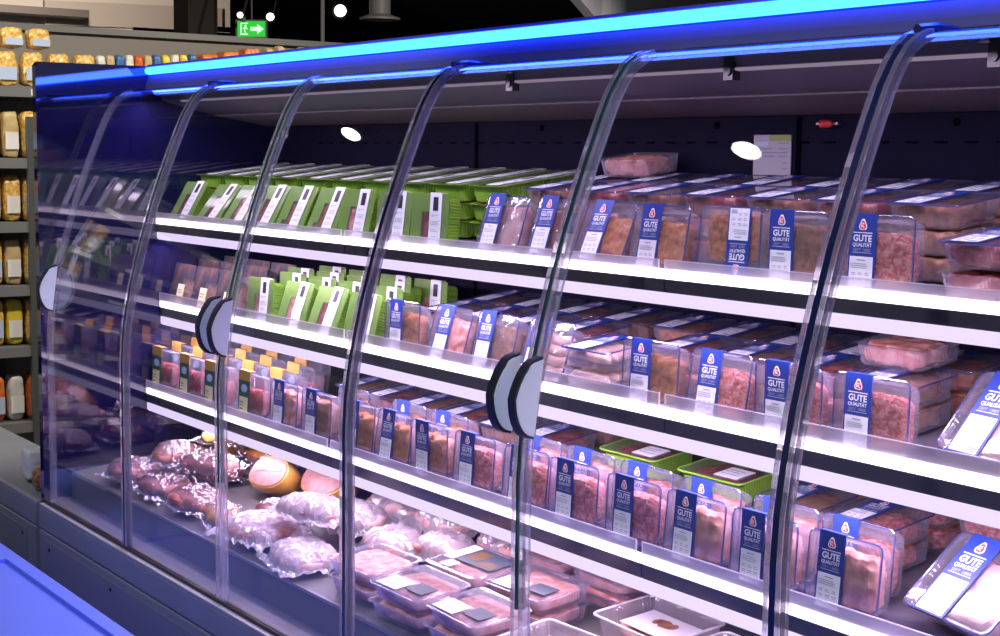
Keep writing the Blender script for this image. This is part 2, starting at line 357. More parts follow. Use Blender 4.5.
for i in range(6):
    xa, xb = X0 + i * W, X0 + (i + 1) * W
    d = MB().sheet(PV, xa + .003, xb - .003, -.003, .003).build('door', M['pane'], case, smooth=True)
    for sx in (xa + .0065, xb - .0175):
        MB().sheet(PV[:-2], sx, sx + .011, -.010, .008).build('edge_profile', M['profile'], d)
    if i in (1, 3, 5): MB().sheet(PV[:-1], xa - .006, xa + .006, -.0095, .008).build('gasket', M['gasket'], d)
    if i in (1, 3): MB().sheet(PV[1:-3], xb - .0060, xb - .0012, -.009, .007).build('glass_edge', M['greenedge'], d)
    MB().box(xa + .02, xb - .02, .353, .3595, 1.7015, 1.7085).build('top_rail', M['raildark'], d)
    def fin(x, zc):
        n = 14; prof = [(.002, zc + .073)]
        for k in range(n + 1):
            a = -math.pi / 2 + math.pi * k / n; prof.append((-.008 - .033 * math.cos(a), zc - .070 * math.sin(a)))
        prof.append((.002, zc - .073))
        prof = [(y + .02 * max(0, (z - zc)) / .08, z) for y, z in prof]
        inn = [(y + (.004 if y < -.012 else 0), zc + (z - zc) * .93) for y, z in prof]
        h = MB().prism(prof, x - .010, x + .010).build('handle', M['handle_rim'], d)
        MB().prism(inn, x - .0125, x + .0125).build('handle_face', M['handle'], h)
    if i in (0, 2, 4): fin(xa + .022, 1.088)
    if i in (1, 3): fin(xb - .045, 1.088)
    if i in (1, 3, 5):
        MB().tube([(xa, .262, 1.706), (xa, .30, 1.7105), (xa, .36, 1.7085), (xa + .004, .415, 1.703)], [.008, .008, .007, .007]).disc((xa + .004, .412, 1.703), .013, .02, 'x').build('hinge_arm', M['gasket'], d, smooth=False)
for s in SH:
    y = s['y']; t = math.tan(TILT)
    for a, b_ in SEC:
        yb = .795
        sh = MB().prism([(y + .004, s['base'] - .003), (yb, s['base'] - .003 + (yb - y) * t), (yb, s['base'] - .018 + (yb - y) * t), (y + .03, s['d1']), (y + .004, s['d1'])], a, b_).build('shelf', M['shelf'], case)
        MB().prism([(y, s['w1'] - .0005), (y - .001, s['w0'] - .004), (y + .006, s['w0']), (y + .009, s['w1'] - .0005)], a, b_).build('rail_light', M['white_led'], sh)
        MB().prism([(y + .003, s['d1']), (y, s['w1'] - .001), (y + .0035, s['w1'] - .001), (y + .0065, s['d1'])], a, b_).build('price_rail', M['rail'], sh)
        MB().prism([(y + .006, s['l1']), (y + .001, s['l1'] + .006), (y + .001, s['d1'] - .0005), (y + .024, s['d1'] - .0005), (y + .022, s['l1'] + .003)], a, b_).build('light_tube', M['tube'], sh)
        MB().box(a + .003, b_ - .014, y - .0025, y + .0005, s['w1'] + .002, s['top']).build('guard', M['guard'], sh)
        for e in ((a + .003, b_ - .014, s['top'], s['top'] + .0016), (a + .0012, a + .0029, s['w1'] + .002, s['top'] + .0016), (b_ - .0139, b_ - .0122, s['w1'] + .002, s['top'] + .0016)):
            MB().box(e[0], e[1], y - .0028, y + .0008, e[2], e[3]).build('guard_edge', M['guard_edge'], sh)

# neighbouring low case, running on past the end panel
nb = tag(empty('low_display_case'), 'low grey case base joining on beyond the dark end panel', 'display case')
b = MB().prism([(-.022, 0.0), (-.022, .305), (-.016, .309), (-.016, .313), (-.022, .317), (-.022, .380), (-.018, .386), (.30, .386), (.30, 0.0)], -1.6, -.036); b.build('base', M['base'], nb)
MB().box(-1.6, -.036, -.0215, -.006, .3862, .3925).build('ledge', M['ledge'], nb)
MB().box(-1.6, -.12, -.0255, -.0222, .10, .285).build('kick_panel', M['lower'], nb)
MB().disc((-.16, -.0275, .262), .006, .004).build('screw', M['seal'], nb)

# ------------------------------------------------------------------ pack prototypes (origin: middle of the lower front edge; lid faces -Y)
PW, PH, PD = .164, .134, .045
def _tray(w, h, d, rib):
    c = h / 2; ls = []
    for (dw, y, rb) in ((0, .0012, 0), (.013, .0016, 0), (.018, .008, rib), (.026, d - .004, rib), (.034, d - .0005, 0)):
        # same point count on each loop: sample a fixed base loop and scale it
        base = rr(w, h, .015, 0, 0, 0, rib=1e-6); l = []
        for j, p in enumerate(base):
            sx = (w - dw) / w; sz = (h - dw) / h; x, z = p[0] * sx, p[2] * sz
            if rb:
                e = rb * (1 if j % 2 else -1); q = math.hypot(x, z); x += e * x / q; z += e * z / q
            l.append((x, y, z + c))
        ls.append(l)
    return MB().loft(ls, False, True)
def film_mb(w=PW, h=PH):
    return MB().loft([rr(w - .002, h - .002, .014, -.0002, 0, h / 2), rr(w - .002, h - .002, .014, .0006, 0, h / 2)])
def rim_mb(w=PW, h=PH): return MB().tube(rr(w - .003, h - .003, .013, .001, 0, h / 2), .0017, 6, True)
def wrinkled(w, h, amp, seed, y=-.003, nx=26, nz=20):
    b = MB(); vs = []
    for k in range(nz + 1):
        for i in range(nx + 1):
            x = (i / nx - .5) * w; z = k / nz * h; e = min(1, 6 * min(i / nx, 1 - i / nx, k / nz, 1 - k / nz))
            d = noise.noise(Vector((x * 38 + seed, z * 26, seed * 2))) + .6 * abs(noise.noise(Vector((x * 90, z * 70 + seed, 1)))) 
            vs.append((x, y - amp * (.8 + d) * e, z))
    n = len(vs); vs += [(x, yy + .0006, z) for x, yy, z in vs]; fs = []
    for k in range(nz):
        for i in range(nx):
            a = k * (nx + 1) + i; fs.append((a, a + 1, a + nx + 2, a + nx + 1)); fs.append((n + a, n + a + nx + 1, n + a + nx + 2, n + a + 1))
    return b.add(vs, fs)
_T = {}
def shared(key, fn):
    if key not in _T: _T[key] = fn()
    return _T[key]
LX = -.026                                        # label centre on the blue-banded packs
def logo_tri(cx, cz, r, y):
    pts = []
    for k in range(3):
        a = R(90 + 120 * k); c = Vector((math.cos(a), math.sin(a))) * r * .52
        for j in range(7):
            t = a + R(-60 + 20 * j); pts.append((cx + (c.x + math.cos(t) * r * .5) * .86, y, cz + c.y + math.sin(t) * r * .5))
    return pts
def band_label(parent):
    lb = link('label', shared('lb', lambda: MB().box(LX - .029, LX + .029, -.0022, -.0010, .001, PH + .0006).box(LX - .029, LX + .029, -.0022, .010, PH + .0004, PH + .0014).mesh('label', M['blue'])), parent)
    def stick():
        return MB().box(LX - .025, LX + .025, -.0029, -.0023, .0035, .0625).mesh('sticker', M['white'])
    st = link('sticker', shared('st', stick), lb)
    def printed():
        b = MB(); rnd = random.Random(3); y0, y1 = -.0033, -.0029
        b.box(LX - .009, LX + .009, y0, y1, .0560, .0575)
        for z in (.050, .0465, .043): b.box(LX - .021, LX - .021 + .03 + rnd.random() * .01, y0, y1, z, z + .0008)
        for k in range(3):
            for j in range(3):
                x = LX - .020 + k * .015; z = .034 - j * .0095
                if (k, j) != (2, 2): b.box(x, x + .006 + rnd.random() * .004, y0, y1, z, z + .0011); b.box(x, x + .009, y0, y1, z - .003, z - .0022)
        for k in range(9): b.box(LX + .006 + k * .0018, LX + .0069 + k * .0018, y0, y1, .006, .0135)
        return b.mesh('print', M['ink'])
    lt = link('lettering', shared('lt', lettering), lb); link('small_lettering', shared('lt2', lettering_small), lb); link('emblem', shared('em', emblem), lb); link('print', shared('pr', printed), lb)
    return lb
def lettering():
    y = -.00245; b = MB()
    for t, sz, cz, w, bo in (('GUTE', .0155, .0935, .040, .0004), ('QUALITÄT', .0085, .0823, .041, .00015)):
        q = text_mb(t, sz, LX, y, cz, w, bo); b.add(q.v, q.f)
    b.box(LX - .021, LX + .021, y - .0001, y + .0001, .1020, .1034); b.box(LX - .021, LX + .021, y - .0001, y + .0001, .0688, .0694)
    return b.mesh('lettering', M['lwhite'])
def lettering_small():
    b = text_mb('SEIT 1885', .0066, LX, -.00245, .0738, .038, .00015)
    return b.mesh('small_lettering', M['ink'])
def emblem():
    return MB().loft([logo_tri(LX, .1155, .0105, -.0022), logo_tri(LX, .1155, .0105, -.0026)]).mesh('emblem', M['lwhite'])
def emblem_red(): return MB().loft([logo_tri(LX, .1152, .0080, -.0026), logo_tri(LX, .1152, .0080, -.0029)]).mesh('emblem_centre', M['red'])
def emblem_loop():
    b = MB().tube([(LX - .0028, -.003, .1115), (LX - .0028, -.003, .1185), (LX + .0015, -.003, .1185), (LX + .0022, -.003, .116), (LX - .001, -.003, .1148), (LX + .003, -.003, .1112)], .0008, 5)
    return b.mesh('emblem_loop', M['lwhite'])
def meat_for(kind, variant=0):
    def mk():
        sd = variant * 7.3 + hash_s(kind)
        if kind == 'sausage':
            b = MB()
            for r_ in range(4):
                z = .022 + r_ * .024
                b.tube([(-.066, .022, z), (-.05, .018, z + .004), (-.01, .016, z + .003), (.03, .017, z - .002), (.055, .02, z + .003), (.067, .024, z)], [.004, .011, .0125, .0125, .011, .004], 9)
            return b.mesh('meat', M['saus'], True)
        h = {'mince': .088, 'orange': .088, 'brown': .092, 'redm': .094, 'pinkm': .092, 'palem': .096}[kind]
        b = lump(.138, .037, h + .004, .006 if kind != 'mince' else .0035, 55 if kind != 'mince' else 130, sd, 22, 5, 16, 5)
        b = move(b, 0, .0218, .013 + h / 2); b.v = [(max(-.0675, min(.0675, x)), max(.003, min(.0415, y)), max(.0145, min(.1185, z))) for x, y, z in b.v]
        return b.mesh('meat', M[kind], True)
    return shared(('meat', kind, variant), mk)
def hash_s(s): return sum(ord(c) for c in s) % 17
PROTO = {}
def pack_band(kind, variant=0, wr=False):
    """plastic tray of meat with a blue label band"""
    key = ('band', kind, variant, wr)
    if key not in PROTO:
        r = empty('meat_pack', (0, 0, -50))
        link('tray', shared('tray', lambda: _tray(PW, PH, PD, .0019).mesh('tray', M['traym'])), r)
        link('rim', shared('rim', lambda: rim_mb().mesh('rim', M['rim'])), r)
        if wr: link('film', shared('wr%d' % variant, lambda: wrinkled(PW - .004, PH - .004, .006, 3.3 + variant, .0).mesh('film', M['wrinkle'], True)), r)
        else: link('film', shared('film', lambda: film_mb().mesh('film', M['film'])), r)
        link('meat', meat_for(kind, variant), r)
        lb = band_label(r)
        if wr: lb.location.y = -.0085
        e1 = link('emblem_centre', shared('er', emblem_red), lb); e2 = link('emblem_loop', shared('el', emblem_loop), lb)
        PROTO[key] = r
    return PROTO[key]
def pack_plain(kind, variant=0, name='meat_pack'):
    key = ('plain', kind, variant, name)
    if key not in PROTO:
        r = empty(name, (0, 0, -50))
        link('tray', shared('tray', lambda: _tray(PW, PH, PD, .0019).mesh('tray', M['traym'])), r)
        link('meat', meat_for(kind, variant), r)
        PROTO[key] = r
    return PROTO[key]
def pack_plain_green():
    if 'pg' not in PROTO:
        r = empty('sausage_pack', (0, 0, -50))
        link('tray', shared('gtray', lambda: _tray(PW, PH, PD, .0019).mesh('tray', M['greentray'])), r)
        link('meat', meat_for('redm', 0), r)
        PROTO['pg'] = r
    return PROTO['pg']
def pack_green(variant=0):
    key = ('green', variant)
    if key not in PROTO:
        r = empty('sausage_pack', (0, 0, -50)); mk = ['redm', 'brown', 'pinkm'][variant]
        link('tray', shared('gtray', lambda: _tray(PW, PH, PD, .0019).mesh('tray', M['greentray'])), r)
        wx0, wx1 = -.052, .008
        def sleeve():
            b = MB(); y0, y1 = -.0012, .0004; w = PW / 2 - .001; h = PH - .001
            b.box(-w, wx0, y0, y1, .001, h); b.box(wx1, w, y0, y1, .001, h); b.box(wx0, wx1, y0, y1, .088, h)
            b.box(wx0, -.03, y0, y1, .030, .088) if variant == 1 else b.box(wx0, wx0 + .018, y0, y1, .001, .088)
            return b.mesh('sleeve', M['greenpr'])
        link('sleeve', shared(('sl', variant), sleeve), r)
        link('film', shared('film', lambda: film_mb().mesh('film', M['film'])), r).location.y = -.0016
        link('meat', meat_for(mk, variant), r)
        lb = link('label', shared('glb', lambda: MB().box(.005, .055, -.0042, -.0030, .0, PH + .0008).box(.005, .055, -.0042, .012, PH + .0006, PH + .0016).mesh('label', M['white'])), r); lb['label'] = 'white paper label'
        link('dark_panel', shared('gdk', lambda: MB().box(.020, .041, -.0048, -.0043, .092, .125).mesh('dark_panel', M['dark'])), lb)
        def pr():
            b = MB()
            for z, w in ((.081, .03), (.078, .012), (.066, .034), (.062, .030), (.058, .034), (.046, .02), (.042, .03), (.03, .034), (.026, .03), (.012, .02)): b.box(.013, .013 + w, -.0046, -.0042, z, z + .0011)
            return b.mesh('print', M['ink'])
        link('print', shared('gpr', pr), lb)
        PROTO[key] = r
    return PROTO[key]
def pack_herb():
    if 'herb' not in PROTO:
        r = empty('sliced_sausage_pack', (0, 0, -50))
        link('tray', shared('tray', lambda: _tray(PW, PH, PD, .0019).mesh('tray', M['traym'])), r)
        link('film', shared('film', lambda: film_mb().mesh('film', M['film'])), r)
        def mt():
            b = MB()
            for k in range(5):
                bb = move(lump(.018, .032, .074, .002, 60, k + 2.2, 4, 4, 10, 3), -.055 + k * .027, .021, .05); b.add(bb.v, bb.f)
            return b.mesh('meat', M['redm'], True)
        link('meat', shared('hmeat', mt), r)
        lb = link('label', shared('hlb', lambda: MB().box(-.080, -.008, -.0022, -.0010, .002, .112).mesh('label', M['hgreen'])), r)
        link('flap', shared('hfl', lambda: MB().box(-.081, -.007, -.0028, -.0010, .106, PH + .0008).box(-.081, -.007, -.0028, .016, PH + .0006, PH + .0018).mesh('flap', M['yellow'])), lb)
        link('sticker', shared('hst', lambda: MB().box(-.071, -.018, -.0030, -.0023, .004, .058).mesh('sticker', M['cream'])), lb)
        link('emblem', shared('hem', lambda: MB().loft([[(-.044 + .020 * math.cos(R(a)), y, .083 + .012 * math.sin(R(a))) for a in range(0, 360, 24)] for y in (-.0023, -.0027)]).mesh('emblem', M['paleblue'])), lb)
        link('print', shared('hpr', lambda: MB().box(-.068, -.045, -.0034, -.0030, .040, .043).box(-.068, -.042, -.0034, -.0030, .032, .034).box(-.066, -.05, -.0034, -.0030, .02, .024).mesh('print', M['brownp'])), lb)
        PROTO['herb'] = r
    return PROTO['herb']
def pack_dark():
    if 'dark' not in PROTO:
        r = empty('ham_pack', (0, 0, -50))
        link('tray', shared('tray', lambda: _tray(PW, PH, PD, .0019).mesh('tray', M['traym'])), r)
        link('sleeve', MB().box(-.081, .0, -.0012, .0004, .001, PH - .001).box(.0, .081, -.0012, .0004, .085, PH - .001).mesh('sleeve', M['purple']), r)
        link('film', shared('film', lambda: film_mb().mesh('film', M['film'])), r).location.y = -.0016
        link('meat', meat_for('brown', 3), r)
        lb = link('label', MB().box(-.020, .028, -.0034, -.0024, .004, .066).mesh('label', M['cream']), r); lb['label'] = 'cream paper label'
        link('print', MB().box(-.013, .018, -.0038, -.0034, .045, .048).box(-.013, .014, -.0038, -.0034, .036, .038).box(-.013, .02, -.0038, -.0034, .02, .024).mesh('print', M['brownp']), lb)
        PROTO['dark'] = r
    return PROTO['dark']
ORD = 'first second third fourth fifth sixth seventh eighth ninth tenth eleventh twelfth thirteenth fourteenth fifteenth sixteenth seventeenth eighteenth nineteenth twentieth'.split()
LEVEL = ['top', 'middle', 'bottom']
def put(proto, x, y, z, lean, yaw=0, label=None, cat='meat pack', group=None, scale=1, roll=0):
    o = dup(proto); o.location = (x, y, z); o.rotation_euler = (R(-lean), R(roll), R(yaw)); o.scale = (scale,) * 3
    return tag(o, label, cat, group)
LIFTP = [(-.004, 0), (.0012, 0), (.008, .009), (.041, .013), (.0445, .017)]
def lift(l, tilt, s=1):
    c, q, t = math.cos(R(l)), math.sin(R(l)), math.tan(tilt)
    return .0012 - min(s * ((z * c - y * q) - (y * c + z * q) * t) for y, z in LIFTP)
def sl(k, y, l, s=1): return sz(k, y) + lift(l, TILT, s)
def sz(k, y): return SH[k]['base'] + (y - SH[k]['y']) * math.tan(TILT)

KN = {'mince': 'minced meat', 'orange': 'orange marinated meat', 'brown': 'brown meat', 'redm': 'dark red meat', 'pinkm': 'pink meat', 'palem': 'pale pink meat', 'sausage': 'fresh sausages'}
def leanw(l): return 'nearly upright' if l < 6 else ('leaning back slightly' if l < 16 else 'leaning far back')
# front rows ---------------------------------------------------------
G1 = [(.18, 30, 0), (.391, 38, 0), (.575, 35, 2), (.755, 30, 0), (.924, 26, 1), (1.111, 24, 1), (1.284, 13, 2), (1.483, 7, 0), (1.654, 4, 0)]
for i, (x, l, v) in enumerate(G1):
    put(pack_green(v), x - .03 - (.01 if i == 3 else 0), .402, sl(0, .402, l), l, 0, 'green sausage pack, %s, %s from left in top shelf front row' % (leanw(l), ORD[i]), group='green packs in the front row of the top shelf')
U1 = [(1.862, 17, 'palem', 1), (2.058, 18, 'orange', 1), (2.236, 23, 'orange', 0), (2.421, 10, 'orange', 0), (2.678, 4, 'orange', 2), (2.79, 1, 'brown', 0), (2.975, 2, 'mince', 0)]
for i, (x, l, k, w) in enumerate(U1):
    if i == 4:
        o = put(pack_band(k), x - .026, .402, sl(0, .402, l), l, 0, 'blue-banded pack of orange marinated meat standing upside down in front row of top shelf', group='blue-banded packs in the front row of the top shelf')
        o.rotation_euler = (R(l), R(180), 0); o.location.z += PH * math.cos(R(l)) + .003; o.location.y += PH * math.sin(R(l)); continue
    put(pack_band(k, 0, w == 1), x + .026, .402 + .012 * w, sl(0, .402 + .012 * w, l), l, 0, 'pack of %s, %s, %s from left of top shelf blue-banded packs' % (KN[k], leanw(l), ORD[i]), group='blue-banded packs in the front row of the top shelf')
G2 = [(.722, 6, 2), (.912, 19, 2), (1.095, 22, 0), (1.30, 14, 1)]
for i, (x, l, v) in enumerate(G2):
    put(pack_green(v), x - .03, .41, sl(1, .41, l), l, 0, 'green sausage pack, %s, %s from left in middle shelf front row' % (leanw(l), ORD[i]), group='green packs in the front row of the middle shelf')
for i, x in enumerate((.084, .256, .432)):
    put(pack_dark(), x, .422, sl(1, .422, 14), 14, 0, 'dark ham pack with cream label, %s from left in front at middle shelf end' % ORD[i], group='dark ham packs on the middle shelf')
for r_, (y, xs) in enumerate(((.515, (.09, .262, .434)), (.585, (.14, .312, .484)))):
    for i, x in enumerate(xs):
        put(pack_dark(), x, y, sl(1, y, 8), 8, 0, 'dark ham pack, %s from left in %s at middle shelf end' % (ORD[i], ('second row', 'third row')[r_]), group='dark ham packs on the middle shelf')
U2 = [(1.462, 3, 'orange', 0, 0), (1.652, 17, 'pinkm', 0, 0), (1.829, 14, 'brown', 1, 0), (2.404, 3, 'orange', 0, 2), (2.593, 9, 'mince', 0, 0), (2.783, 0, 'mince', 0, 0), (2.971, 2, 'mince', 0, 1)]
for i, (x, l, k, w, yw) in enumerate(U2):
    put(pack_band(k, 0, w == 1), x + .026, .41 + .012 * w, sl(1, .41 + .012 * w, l), l, yw, 'pack of %s, %s, %s from left of middle shelf blue-banded packs' % (KN[k], leanw(l), ORD[i]), group='blue-banded packs in the front row of the middle shelf')
put(pack_band('palem', 0), 3.205, .422, sl(1, .422, 40, 1.2), 40, -10, 'large blue-banded pack of pale pink meat leaning far back and askew on middle shelf', scale=1.2)
U3 = [(.922, 4, 'pinkm'), (1.104, 3, 'brown'), (1.322, 6, 'orange'), (1.496, 7, 'orange'), (1.673, 0, 'orange'), (1.856, 4, 'mince'), (2.053, 5, 'mince'), (2.226, 3, 'mince'), (2.418, 3, 'mince'), (2.595, 5, 'pinkm'), (2.779, 3, 'pinkm'), (2.964, 5, 'pinkm')]
for i, (x, l, k) in enumerate(U3):
    put(pack_band(k, 0), x + .026 - (.01 if i == 0 else 0), .36, sl(2, .36, l), l, 0, 'pack of %s, %s from left of bottom shelf front blue-banded packs' % (KN[k], ORD[i]), group='blue-banded packs in the front row of the bottom shelf')
put(pack_band('palem', 1), 3.185, .380, sl(2, .380, 48, 1.25), 48, -12, 'large blue-banded pack of pale bacon leaning far back and askew on bottom shelf', scale=1.25)
put(pack_band('palem', 0), 3.36, .46, sl(2, .46, 35, 1.2), 35, -8, 'large blue-banded pack at right edge of view behind the pale bacon pack', scale=1.2)
put(pack_band('pinkm', 0), 3.43, .47, sl(1, .47, 22, 1.15), 22, -6, 'large blue-banded pack at right edge of view on middle shelf', scale=1.15)
# second standing row on the bottom shelf
R2 = [(1.19, 'brown'), (1.47, 'orange'), (1.655, 'orange'), (2.02, 'pinkm'), (2.203, 'pinkm'), (2.385, 'mince'), (2.577, 'pinkm'), (2.773, 'pinkm'), (2.945, 'mince')]
for i, (x, k) in enumerate(R2):
    put(pack_band(k, 0), x + .012, .432, sl(2, .432, 4), 4, 0, 'blue-banded pack, %s from left of those standing in second row of bottom shelf' % ORD[i], group='blue-banded packs standing in the second row of the bottom shelf')
# sliced sausage packs with yellow flaps
HB = [(.36, [.05, .27, .46, .70], 3), (.425, [.02, .215, .40, .58, .765], 5), (.49, [.04, .212, .386, .56, .74], 7), (.555, [.10, .29, .47, .66], 8)]
rown = ['front row', 'second row', 'third row', 'fourth row']
for r_, (y, xs, l) in enumerate(HB):
    for i, x in enumerate(xs):
        put(pack_herb(), max(x + .04, .085), y, sl(2, y, l), l, 0, 'sausage pack with yellow flap, %s from left in %s of bottom shelf' % (ORD[i], rown[r_]), 'sausage pack', 'yellow-flapped sausage packs on the bottom shelf')
# ---------------------------------------------------------- lying stacks behind
def stack(k, x, y, kinds, layers, lab, grp, yaw=0, green=False, hid=None, step=.0452, top_plain=False, proto=None):
    for L in range(layers):
        topz = sz(k, y) + .0015 + step * (L + 1)
        vis = L == layers - 1
        pr = proto if (vis and proto) else ((pack_green(kinds) if green else pack_band(kinds, 0)) if vis and not top_plain else (pack_plain_green() if green else pack_plain(kinds, 0)))
        put(pr, x, y + .004, topz, 90 - math.degrees(TILT), yaw, lab if vis else hid, 'meat pack', grp if vis else (grp + ' beneath the uppermost'))
LY = [('orange', 'brown'), ('brown', 'orange')]
def lying(k, cols, rows, layers, sname, grp, hid, gname='blue-banded pack lying', green=False, alt=('brown', 'orange', 'redm', 'brown')):
    for j, y in enumerate(rows):
        for i, x in enumerate(cols):
            if k == 1 and j == 0 and i in (4, 9, 10): continue
            kd = (i + j) % 3 if green else alt[(i * 2 + j) % len(alt)]
            stack(k, x + (j % 2) * .012, y, kd, layers, '%s on %s stack from left, %s row behind %s' % (gname, ORD[i], ('nearer', 'farther')[j], sname), grp, yaw=random.uniform(-2, 2), green=green, hid=hid)
lying(0, [.09 + .178 * i for i in range(10)], (.519, .6545), 3, 'green top shelf packs', 'green packs lying behind the top shelf front row', 'green meat pack hidden lower in a lying stack behind the top shelf packs', 'green pack lying', True)
lying(0, [1.94 + .177 * i for i in range(7)], (.505, .648), 3, 'blue-banded top shelf packs', 'blue-banded packs lying behind the top shelf front row', 'meat pack hidden lower in a lying stack behind blue-banded top shelf packs')
lying(1, [1.50 + .178 * i for i in range(11)], (.505, .648), 2, 'blue-banded middle shelf packs', 'blue-banded packs lying behind the middle shelf front row', 'meat pack hidden lower in a lying stack behind the middle shelf packs')
lying(2, [1.02 + .178 * i for i in range(6)], (.52, .655), 2, 'bottom shelf packs', 'blue-banded packs lying behind the bottom shelf rows', 'meat pack hidden lower in a lying stack on the bottom shelf')
# taller pile on the top shelf
put(pack_plain('pinkm'), 2.03, .655, sz(0, .655) + .1385 + .0480, 82, 3, 'clear tray of pink meat topping the tallest pile at back of top shelf')
# green packs standing in second and third rows of the middle shelf
for r_, (y, xs) in enumerate(((.503, (.72, .90, 1.075, 1.255)), (.562, (.66, .84, 1.02, 1.20)), (.62, (.75, .93, 1.11, 1.29)))):
    for i, x in enumerate(xs):
        put(pack_green((i + r_) % 3), x, y, sl(1, y, 4), 4, 0, 'green sausage pack, %s from left in %s of middle shelf' % (ORD[i], rown[r_ + 1]), group='green packs behind the middle shelf front row')
# right end of the top shelf: open-faced stacks of dark red meat
for i, x in enumerate((3.185, 3.363)):
    for L in range(2):
        put(pack_band('redm', i) if L == 1 else pack_plain('redm', i), x + .016, .405, sz(0, .405) + .0015 + .0500 * (L + 1) - .0045 * (1), 82, 0, '%s tray of dark red meat, %s front stack at top shelf end' % (('lower', 'upper')[L], ('inner', 'outer')[i]), group='red meat trays at the right end of the top shelf')
for i, x in enumerate((3.205, 3.385)):
    stack(0, x, .56, 'redm', 3, '%s red meat pack lying in back stack at right end of top shelf' % ('inner', 'outer')[i], 'red meat packs at the back right of the top shelf', hid='red meat pack lower in a back stack at right end of top shelf')
# middle shelf: wrinkled sausage pack and two-high stack between the blue-banded packs
put(pack_band('sausage', 2, True), 2.045, .424, sl(1, .424, 19), 19, 0, 'shiny wrinkled sausage pack leaning back beside the pale door handles on middle shelf')
for L in range(2):
    o = put(pack_band('sausage', 0) if L else pack_plain('sausage', 0), 2.213, .412, sz(1, .412) + .0015 + .0452 * (L + 1), 82, 0, '%s tray of plump sausages in the two-high stack on middle shelf' % ('lower', 'upper')[L], group='sausage trays stacked on the middle shelf')
put(pack_plain('pinkm', 1), 2.893, .565, sz(1, .565) + .0070 + .0452 * 3, 82, 0, 'clear tray of pink meat lying on a stack at back of middle shelf')
# bottom shelf: two green trays and red meat stacks
def green_tray():
    if 'gt' not in PROTO:
        r = empty('green_meat_tray', (0, 0, -50)); w, h = .19, .135
        link('tray', _tray(w, h, .05, .0004).mesh('tray', M['greentray']), r)
        link('rim', MB().tube(rr(w - .003, h - .003, .013, .001, 0, h / 2), .0024, 6, True).mesh('rim', M['greentray']), r)
        link('meat', move(lump(.15, .03, .10, .005, 50, 4.4, 14, 5, 10, 4), 0, .022, h / 2).mesh('meat', M['redm'], True), r)
        link('film', film_mb(w, h).mesh('film', M['film']), r)
        lb = link('label', MB().box(.0, .065, -.0018, -.0008, .02, .075).mesh('label', M['white']), r); lb['label'] = 'white price label'
        link('print', MB().box(.006, .05, -.0022, -.0018, .06, .062).box(.006, .045, -.0022, -.0018, .05, .052).box(.006, .055, -.0022, -.0018, .036, .038).mesh('print', M['ink']), lb)
        PROTO['gt'] = r
    return PROTO['gt']
for i, (x, y) in enumerate(((2.24, .515), (2.50, .51))):
    for L in range(2):
        put(green_tray(), x, y, sz(2, y) + .0015 + .0545 * (L + 1), 82, 0, 'bright green tray of red meat, %s of the %s stack on bottom shelf' % (('lower', 'upper')[L], ('inner', 'outer')[i]), 'meat tray', 'green trays on the bottom shelf')
for j, y in enumerate((.515, .655)):
    for i, x in enumerate((2.70, 2.88, 3.06, 3.24, 3.42)):
        if j == 0 and i > 1: continue
        kd = 'mince' if i else 'brown'
        stack(2, x, y, kd, 2, '%s pack of red meat from left lying in %s row right of green trays' % (ORD[i], ('nearer', 'farther')[j]), 'red meat packs lying right of the green trays', hid='meat pack hidden lower in the stacks right of the green trays', top_plain=False)

